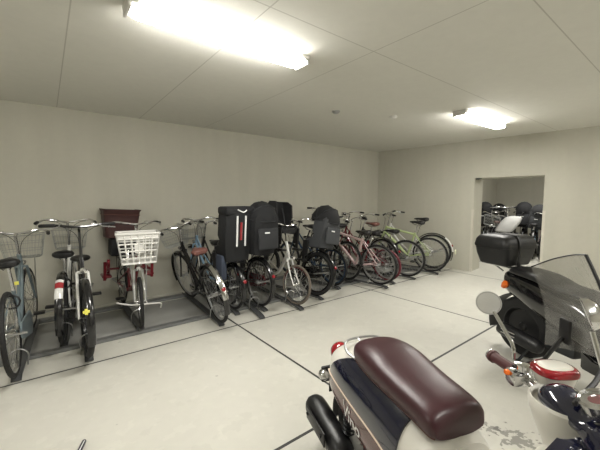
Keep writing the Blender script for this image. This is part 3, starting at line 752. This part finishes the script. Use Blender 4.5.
# running gear
RA = V((.34, 0, .215))
wheel_small(s1, RA, .215, .10, STEEL)
g = NB(); arc_strip(g, RA, .235, .12, 60, 190, .012, .004); obj('rear_mudguard', g, BLACK, s1)
g = NB(); box(g, (.36, .07, .26), (.36, .09, .16), .03); lathe(g, [(.001, -.05), (.08, -.05), (.09, -.02), (.09, .04), (.001, .05)], (.27, .10, .24), (0, 1, 0), 20); lathe(g, [(.001, -.03), (.085, -.03), (.095, 0), (.085, .03), (.001, .03)], (.55, .10, .27), (0, 1, 0), 20); box(g, (.52, 0, .26), (.22, .20, .14), .03); obj('engine', g, DARKST, s1, Matrix.Translation((.07, 0, 0)))
g = NB(); ax = V((.36, -.02, .07)).normalized(); o0 = V((.03, -.155, .25))
lathe(g, [(.001, -.0), (.022, .002), (.05, .012), (.060, .035), (.063, .08), (.063, .33), (.055, .37), (.03, .40), (.001, .405)], o0, (.37, .02, -.06), 28)
ex = obj('exhaust', g, mat('black_heat_paint', (.006, .006, .0065), .4, bump=.1), s1)
g = NB(); 
lathe(g, [(.020, -.03), (.020, .01), (.014, .01), (.014, -.03)], o0 + V((0, 0, -.01)), (.37, .02, -.06), 16); obj('exhaust_outlet', g, STEEL, ex)
g = NB(); box(g, (.22, -.217, .242), (.24, .008, .07), .003); 
for xx in (.12, .30): lathe(g, [(.001, 0), (.009, 0), (.009, .006), (.001, .007)], (xx, -.221, .242), (0, -1, 0), 8)
obj('exhaust_shield', g, BLACK, ex)
g = NB(); tube(g, curve([(.40, -.15, .22), (.50, -.12, .16), (.62, -.04, .17)], 5), .014, 8); obj('exhaust_pipe', g, DARKST, ex)
for sy in (1, -1):
    g = NB(); tube(g, [(.34, sy*.085, .24), (.37, sy*.10, .48)], .013, 8)
    tube(g, [V((.34 + .03*t/60, sy*(.085 + .015*t/60) + .026*math.cos(t*.9), .25 + .21*t/60)) + V((.026*math.sin(t*.9), 0, 0)) for t in range(60)], .005, 4); obj('shock_absorber', g, DARKST, s1)
# floorboard and leg shield
g = NB(); ring_loft(g, [[V((x, y, z)) for y, z in ((-w_, zt), (w_, zt), (w_, zb), (-w_, zb))] for x, w_, zt, zb in ((.92, .17, .30, .20), (1.0, .19, .28, .20), (1.24, .19, .28, .21), (1.33, .18, .33, .24))]); bmesh.ops.bevel(g, geom=g.edges[:], offset=.012, segments=2, affect='EDGES'); obj('floorboard', g, CREAM, s1)
g = NB(); rings = []
for z, x, w_, dpt in ((.24, 1.13, .10, .05), (.32, 1.12, .165, .07), (.45, 1.10, .195, .085), (.60, 1.07, .205, .08), (.72, 1.05, .19, .07), (.80, 1.035, .15, .06), (.85, 1.03, .10, .045), (.87, 1.03, .06, .03)):
    o_ = [(x + dpt*math.cos(R(a)), w_*math.sin(R(a))) for a in range(-90, 91, 15)]; i_ = [(x - .02 + dpt*.55*math.cos(R(a)), w_*.97*math.sin(R(a))) for a in range(90, -91, -15)]
    rings.append([V((p, q, z)) for p, q in o_ + i_])
ring_loft(g, rings); obj('leg_shield', g, NAVY, s1, Matrix.Translation((.245, 0, .0))@Matrix.Diagonal((1,1,1.02,1)), True, 'glossy navy front leg shield')
g = NB(); rings = []
for z, x, a, b in ((.50, .01, .018, .020), (.62, .01, .022, .024), (.72, .015, .026, .028), (.79, .018, .036, .040), (.84, .02, .052, .058), (.88, .02, .064, .072), (.905, .02, .066, .075), (.912, .02, .062, .070), (.895, .02, .054, .062)):
    rings.append([V((.022 + x + a*1.08*math.cos(R(t)), (.06*min(1, (z-.45)/.4)) + b*1.06*math.sin(R(t)), z)) for t in range(0, 360, 12)])
cup_bm = ring_loft(g, rings)
g = NB(); rings = []
for z, x, a, b in ((.28, 1.31, .045, .06), (.45, 1.29, .05, .065), (.60, 1.26, .045, .055), (.72, 1.24, .05, .06), (.80, 1.235, .05, .06)):
    rings.append([V((x + a*math.cos(R(t)), b*math.sin(R(t)), z)) for t in range(0, 360, 12)])
ring_loft(g, rings); obj('inner_panel', g, CREAM, s1)
# steering assembly, turned hard to the left
COL = V((1.235, 0, 0)); ST = Matrix.Translation(COL) @ Matrix.Rotation(R(69.5), 4, 'Z')
obj('steering_cover', cup_bm, CREAM, s1, ST, True, 'white funnel-shaped cover below the handlebar')
g = NB(); cb = Body([(-.26, .93, .89, .03), (-.22, .945, .86, .055), (-.13, .955, .80, .075), (-.07, .95, .83, .060), (-.03, .938, .88, .042), (.0, .945, .885, .046), (.04, .956, .88, .052), (.075, .956, .88, .052), (.10, .946, .885, .042), (.115, .932, .89, .026), (.12, .92, .90, .01)], 2.0)
cb.solid(g, k=60, seg=32)
hb = obj('handlebar_cowl', g, NAVY, s1, ST @ Matrix.Translation((.048, 0, -.012)) @ Matrix.Rotation(PI/2, 4, 'Z'), True, 'glossy navy handlebar cowl')
g = NB(); tube(g, curve([(-.008, .30, .927), (-.002, .20, .93), (0, .08, .92), (0, -.08, .92), (-.002, -.20, .93), (-.008, -.30, .927)], 6), .011, 10); tube(g, [(0, 0, .90), (.02, 0, .60)], .016, 10)
hbar = obj('handlebar', g, CHROME, s1, ST @ Matrix.Translation((.034, 0, -.034)))
for sy in (1, -1):
    a, b = V((-.002, sy*.225, .93)), V((-.012, sy*.335, .925)); d = (b - a).normalized()
    g = NB(); tube(g, [a, a + d*.012, a + d*.018, b - d*.014, b - d*.01, b, b + d*.004], [.020, .020, .0165, .0170, .021, .021, .014], 14); gr = obj('grip', g, GRIPM, hbar)
    g = NB(); lathe(g, [(.001, 0), (.019, .0), (.019, .006), (.001, .008)], b + d*.003, d, 16); obj('bar_end', g, CHROME, gr)
    g = NB(); box(g, (-.022, sy*.195, .93), (.048, .05, .045), .012); lathe(g, [(.001, 0), (.018, .002), (.02, .02), (.001, .024)], (-.01, sy*.19, .952), (0, 0, 1), 14); obj('switch_housing', g, CHROME, hbar)
    g = NB(); box(g, (-.05, sy*.195, .945), (.014, .016, .014), .004); obj('switch_button', g, ORLENS, hbar)
    g = NB(); tube(g, curve([(.0, sy*.17, .925), (.035, sy*.22, .92), (.01, sy*.30, .915), (-.02, sy*.345, .915)], 5), [.008]*5 + [.0065]*11, 8, flat=.6); obj('brake_lever', g, CHROME, hbar)
# mirrors
g = NB(); tube(g, curve([(.0, .195, .95), (.0, .20, .99), (.0, .235, 1.015), (.0, .30, 1.055)], 5), .0055, 8); mi = obj('mirror', g, CHROME, s1, ST)
g = NB(); nrm = V((-.48, -.85, .12)).normalized(); lathe(g, [(.001, -.018), (.026, -.016), (.036, -.006), (.038, .004), (.035, .005)], (-.005, .325, 1.078), nrm, 28); obj('mirror_shell', g, STEEL, mi)
g = NB(); lathe(g, [(.0375, .0045), (.026, .0062), (.001, .0068)], (-.005, .325, 1.078), nrm, 28); obj('mirror_glass', g, mat('mirror_glass', (.80, .80, .79), .35, .6), mi)
g = NB(); tube(g, curve([(.02, -.06, .95), (.05, -.05, 1.0), (.045, -.03, 1.06), (.04, -.01, 1.12)], 5), .0055, 8); mi = obj('mirror', g, CHROME, s1, ST)
g = NB(); nrm = V((.8, -.5, .35)).normalized(); lathe(g, [(.001, -.026), (.022, -.022), (.034, -.012), (.038, .002), (.035, .004), (.001, .004)], (.040, .005, 1.155), -nrm, 28); obj('mirror_shell', g, CHROME, mi)
# speedometer with maroon-tinted face in a chrome ring
g = NB(); lathe(g, [(.026, -.03), (.034, -.02), (.037, .0), (.039, .010), (.034, .015), (.031, .010)], (.035, -.045, .972), (-.35, .1, 1), 28); sp = obj('speedometer', g, CHROME, s1, ST)
g = NB(); lathe(g, [(.032, .006), (.018, .010), (.001, .011)], (.035, -.045, .972), (-.35, .1, 1), 24); obj('speedometer_face', g, mat('speedometer_face', (.16, .07, .07), .12, coat=.8), sp)
# headlamp housing with red top band
g = NB(); rings = []
for z, a, b in ((.905, .040, .035), (.912, .058, .046), (.93, .070, .054), (.956, .078, .060)):
    rings.append([V((.088 + a*.68*sup(R(t), 2.8)[0], .155 + b*.7*sup(R(t), 2.8)[1], z)) for t in range(0, 360, 10)])
ring_loft(g, rings); hl = obj('headlamp', g, mat('frosted_clear_lens', (.60, .57, .51), .15, coat=.7), s1, ST @ Matrix.Translation((.002, 0, .14)) @ Matrix.Diagonal((1, 1, .83, 1)), True, 'frosted white lamp housing with red top band')
g = NB(); rings = []
for z, a, b in ((.955, .078, .060), (.958, .082, .064), (.970, .082, .064), (.977, .076, .058), (.980, .066, .046)):
    rings.append([V((.088 + a*.68*sup(R(t), 2.8)[0], .155 + b*.7*sup(R(t), 2.8)[1], z)) for t in range(0, 360, 10)])
ring_loft(g, rings); rb = obj('red_band', g, REDLENS, hl)
g = NB(); ring_loft(g, [[V((.088 + a*.68*sup(R(t), 2.6)[0], .155 + b*.7*sup(R(t), 2.6)[1], z)) for t in range(0, 360, 10)] for z, a, b in ((.979, .066, .046), (.983, .060, .040), (.985, .04, .025))]); obj('lamp_top', g, CREAM, rb)
# windscreen
GL = glass('smoky_clear_acrylic', (.34, .335, .31), .12, .45)
bot = [V((.150, .03, .985)), V((.180, .12, .99)), V((.195, .22, .965)), V((.190, .33, .935))]
topp = [V((.155, .155, 1.268)), V((.165, .21, 1.258)), V((.155, .27, 1.235)), V((.135, .335, 1.197))]
g = NB(); rows = []
for i in range(9):
    f = i/8; rows.append(curve([b.lerp(t, f) + V((.02*math.sin(f*PI), 0, 0)) for b, t in zip(bot, topp)], 4))
G = [[g.verts.new(p) for p in r] for r in rows]
for i in range(8):
    for j in range(len(G[0]) - 1): g.faces.new((G[i][j], G[i][j+1], G[i+1][j+1], G[i+1][j]))
bmesh.ops.solidify(g, geom=g.faces[:], thickness=.004)
ws = obj('windscreen', g, GL, s1, ST, True, 'smoky see-through windscreen')
g = NB(); tube(g, [r[0] for r in rows], .0045, 6); tube(g, rows[-1], .0022, 5); obj('windscreen_edge', g, BLACK, ws)
g = NB()
tube(g, [(.0, .19, .93), (.12, .235, .93), (.172, .235, 1.0)], .006, 6); tube(g, [(.02, .0, .94), (.10, .04, .97), (.160, .07, 1.02)], .006, 6); box(g, (.178, .235, 1.02), (.012, .04, .075), .005)
obj('windscreen_bracket', g, BLACK, ws)
# front wheel, fork and mudguard
FA = V((.14, 0, .20)); wheel_small(s1, FA, .20, .09, STEEL, ST)
g = NB(); 
for sy in (1, -1): tube(g, [(.02, sy*.03, .60), (.06, sy*.062, .42), (.14, sy*.062, .20)], .013, 8)
tube(g, [(.06, .065, .42), (.06, -.065, .42)], .015, 8); obj('front_fork', g, CHROME, s1, ST)
g = NB(); arc_strip(g, FA, .215, .12, -5, 150, .035, .004); obj('front_mudguard', g, CREAM, s1, ST)
g = NB(); tube(g, [(.62, .09, .20), (.56, .17, .03), (.50, .18, .012)], .011, 8); obj('side_stand', g, BLACK, s1)

# ================================================================== black scooter with top box
s2 = thing('scooter', 'glossy black scooter with black top box and rear carrier behind the windscreen', 'scooter', cam2w(1.985, 3.08), cdir(.25, -.968))
BLK = mat('gloss_black_paint', (.004, .004, .005), .16, coat=1, var=.02)
kb = Body([(.0, .72, .60, .02), (.02, .735, .58, .05), (.08, .745, .54, .085), (.2, .745, .50, .115), (.35, .735, .44, .14), (.55, .70, .36, .15), (.75, .66, .30, .145), (.85, .60, .26, .14), (.90, .52, .24, .13)], 2.5)
g = NB(); kb.solid(g, k=36, seg=36); obj('rear_body', g, BLK, s2)
sb = Body([(.10, .775, .745, .06), (.12, .795, .74, .10), (.2, .81, .735, .135), (.38, .80, .72, .15), (.48, .775, .70, .15), (.56, .745, .68, .145), (.72, .73, .66, .13), (.84, .70, .63, .10), (.87, .68, .63, .07)], 2.6)
g = NB(); sb.solid(g, k=36, seg=32); obj('seat', g, mat('black_seat_vinyl', (.008, .008, .009), .4, bump=.2, bscale=200), s2)
g = NB(); lathe(g, [(.001, -.03), (.03, -.025), (.045, 0), (.04, .04)], (.02, 0, .60), (1, 0, .2), 20); tl = obj('tail_lamp', g, REDLENS, s2)
for sy in (1, -1):
    g = NB(); lathe(g, [(.001, -.045), (.018, -.038), (.03, -.01), (.03, .02), (.001, .04)], (.075, sy*.088, .625), (.6, 0, .8), 16); obj('turn_signal', g, ORLENS, s2)
g = NB(); 
for y in (-.08, .08): tube(g, curve([(.25, y, .76), (.12, y, .785), (-.14, y, .785), (-.20, y*.7, .785)], 5), .009, 8)
for x in (-.12, -.02, .08): tube(g, [(x, -.08, .785), (x, .08, .785)], .007, 6)
tube(g, [(-.20, -.056, .785), (-.20, .056, .785)], .009, 6); tube(g, [(.02, .06, .74), (-.06, .08, .785)], .008, 6); tube(g, [(.02, -.06, .74), (-.06, -.08, .785)], .008, 6); obj('rear_carrier', g, CHROME, s2)
wheel_small(s2, V((.22, 0, .27)), .27, .13, BLACK)
g = NB(); arc_strip(g, (.18, 0, .26), .285, .14, 40, 200, .012, .004); obj('rear_mudguard', g, BLACK, s2)
g = NB(); box(g, (.38, .09, .30), (.44, .10, .17), .03); box(g, (.60, 0, .28), (.24, .22, .16), .03); obj('engine', g, DARKST, s2)
g = NB(); lathe(g, [(.001, 0), (.03, .005), (.055, .02), (.062, .06), (.062, .36), (.05, .40), (.02, .42)], (.10, -.16, .24), (1, 0, -.08), 24); ex = obj('exhaust', g, BLACK, s2)
g = NB()
for zz in (-.012, .018): box(g, (.25, -.224, .24 + zz), (.14, .006, .010), .002)
obj('exhaust_trim', g, CHROME, ex)
g = NB(); ring_loft(g, [[V((x, y, z)) for y, z in ((-w_, zt), (w_, zt), (w_, zb), (-w_, zb))] for x, w_, zt, zb in ((.80, .17, .34, .20), (.9, .19, .30, .20), (1.12, .19, .30, .21), (1.22, .18, .38, .26))]); bmesh.ops.bevel(g, geom=g.edges[:], offset=.012, segments=2, affect='EDGES'); obj('floorboard', g, BLK, s2)
g = NB(); rings = []
for z, x, w_, dpt in ((.24, 1.30, .10, .05), (.34, 1.30, .17, .08), (.50, 1.27, .20, .10), (.66, 1.23, .215, .11), (.80, 1.19, .19, .09), (.90, 1.16, .12, .06), (.94, 1.15, .06, .03)):
    o_ = [(x + dpt*math.cos(R(a)), w_*math.sin(R(a))) for a in range(-90, 91, 15)]; i_ = [(x - .02 + dpt*.55*math.cos(R(a)), w_*.97*math.sin(R(a))) for a in range(90, -91, -15)]
    rings.append([V((p, q, z)) for p, q in o_ + i_])
ring_loft(g, rings); obj('leg_shield', g, BLK, s2)
g = NB(); tube(g, [(1.30, 0, .45), (1.14, 0, 1.0)], .022, 10); tube(g, curve([(.92, .27, 1.0), (1.0, .18, 1.01), (1.14, 0, 1.0), (1.20, -.17, 1.01), (1.21, -.30, 1.0)], 6), .011, 8); hb2 = obj('handlebar', g, DARKST, s2)
for a, b in (((.985, .19, 1.008), (.915, .277, 1.0)), ((1.202, -.19, 1.01), (1.211, -.305, 1.0))):
    g = NB(); tube(g, [a, b], .018, 10); obj('grip', g, BLACK, hb2)
g = NB(); 
for v in lathe(g, [(.001, -.10), (.05, -.09), (.08, -.04), (.085, .02), (.07, .07), (.001, .09)], (1.15, 0, .99), (1, 0, .1), 24).verts: v.co.y *= 1.25
obj('handlebar_cowl', g, BLK, s2)
wheel_small(s2, V((1.46, 0, .25)), .25, .11, STEEL)
g = NB()
for sy in (1, -1): tube(g, [(1.30, sy*.05, .55), (1.40, sy*.075, .35), (1.46, sy*.075, .25)], .014, 8)
obj('front_fork', g, DARKST, s2)
g = NB(); arc_strip(g, (1.46, 0, .25), .268, .13, 10, 150, .03, .004); obj('front_mudguard', g, BLK, s2)
g = NB(); tube(g, [(.36, .06, .18), (.30, .14, .012), (.30, .17, .012)], .012, 8); tube(g, [(.36, -.06, .18), (.30, -.14, .012), (.30, -.17, .012)], .012, 8); obj('centre_stand', g, DARKST, s2)
# top box : its own thing, standing on the carrier
tb = thing('top_box', 'black ribbed top box strapped on the rear carrier of the black scooter', 'top box', s2.matrix_basis @ V((-.06, .03, .795)), s2.rotation_euler.z + .12)
def tbring(z, w_, d_, r=.05): return [V((p[0], p[1], z)) for p in rrect(w_, d_, r, 6)]
g = NB(); ring_loft(g, [tbring(.0, .33, .27), tbring(.006, .35, .29), tbring(.10, .405, .335), tbring(.165, .425, .35), tbring(.168, .415, .34)]); bx = obj('box_base', g, mat('black_textured_plastic', (.007, .007, .0075), .5, bump=.4, bscale=200), tb)
g = NB(); ring_loft(g, [tbring(.168, .435, .36), tbring(.185, .44, .365), tbring(.24, .42, .345), tbring(.268, .385, .31), tbring(.282, .32, .25), tbring(.286, .2, .14)]); lid = obj('box_lid', g, mat('black_textured_plastic', (.007, .007, .0075), .5), tb)
g = NB(); 
L = [(-.178, .02), (-.19, .10), (-.192, .18), (-.176, .25), (-.15, .285), (0, .294), (.15, .285), (.176, .25), (.192, .18), (.19, .10), (.168, .0)]
ring_loft(g, [[V((x*1.0, -.05 + s_*.017, z)) for s_ in (-1, 1)] + [V((x*1.03, -.05 + s_*.017, z + .003)) for s_ in (1, -1)] for x, z in L]); obj('strap', g, BLACK, tb)
g = NB(); box(g, (-.188, .03, .14), (.016, .06, .05), .006); obj('latch', g, CHROME, tb)
# dark piece lying on the floor at the bottom edge
u0 = cam2w(0, 0); a0, a1 = V((.115, 2.19, .014)), V((-.03, 1.82, .014))
g = NB(); dv = (a1 - a0); sdv = V((-dv.y, dv.x, 0)).normalized()
tube(g, [a0, a0 + dv*.02, a0 + dv*.3, a0 + dv*.6, a1], [.006, .011, .013, .013, .012], 10)
um = tag(obj('folded_umbrella', g, mat('dark_violet_cloth', (.02, .014, .035), .5)), 'tip of a slim dark violet folded umbrella lying on the floor at the bottom edge', 'umbrella')
g = NB(); tube(g, [a0 + dv*.05 + sdv*.006 + V((0, 0, .012)), a0 + dv*.5 + sdv*.004 + V((0, 0, .0135))], .0022, 6); obj('umbrella_rib', g, PAPERW, um)

# ------------------------------------------------------------------ camera and render look
cd = bpy.data.cameras.new('camera'); co = bpy.data.objects.new('camera', cd); C.objects.link(co)
cd.sensor_width = 36; cd.lens = 36*325/600; cd.clip_start = .02
co.location = (0, 0, CAM_H); co.rotation_euler = (PI/2 - PITCH, 0, HEAD - PI/2)
scene.camera = co
w = bpy.data.worlds.new('world'); scene.world = w; w.use_nodes = True
w.node_tree.nodes['Background'].inputs[0].default_value = (.5, .5, .48, 1); w.node_tree.nodes['Background'].inputs[1].default_value = .05
scene.view_settings.view_transform = 'Standard'; scene.view_settings.look = 'None'
scene.view_settings.gamma = 1; scene.view_settings.exposure = 1.8; scene.view_settings.use_curve_mapping = False
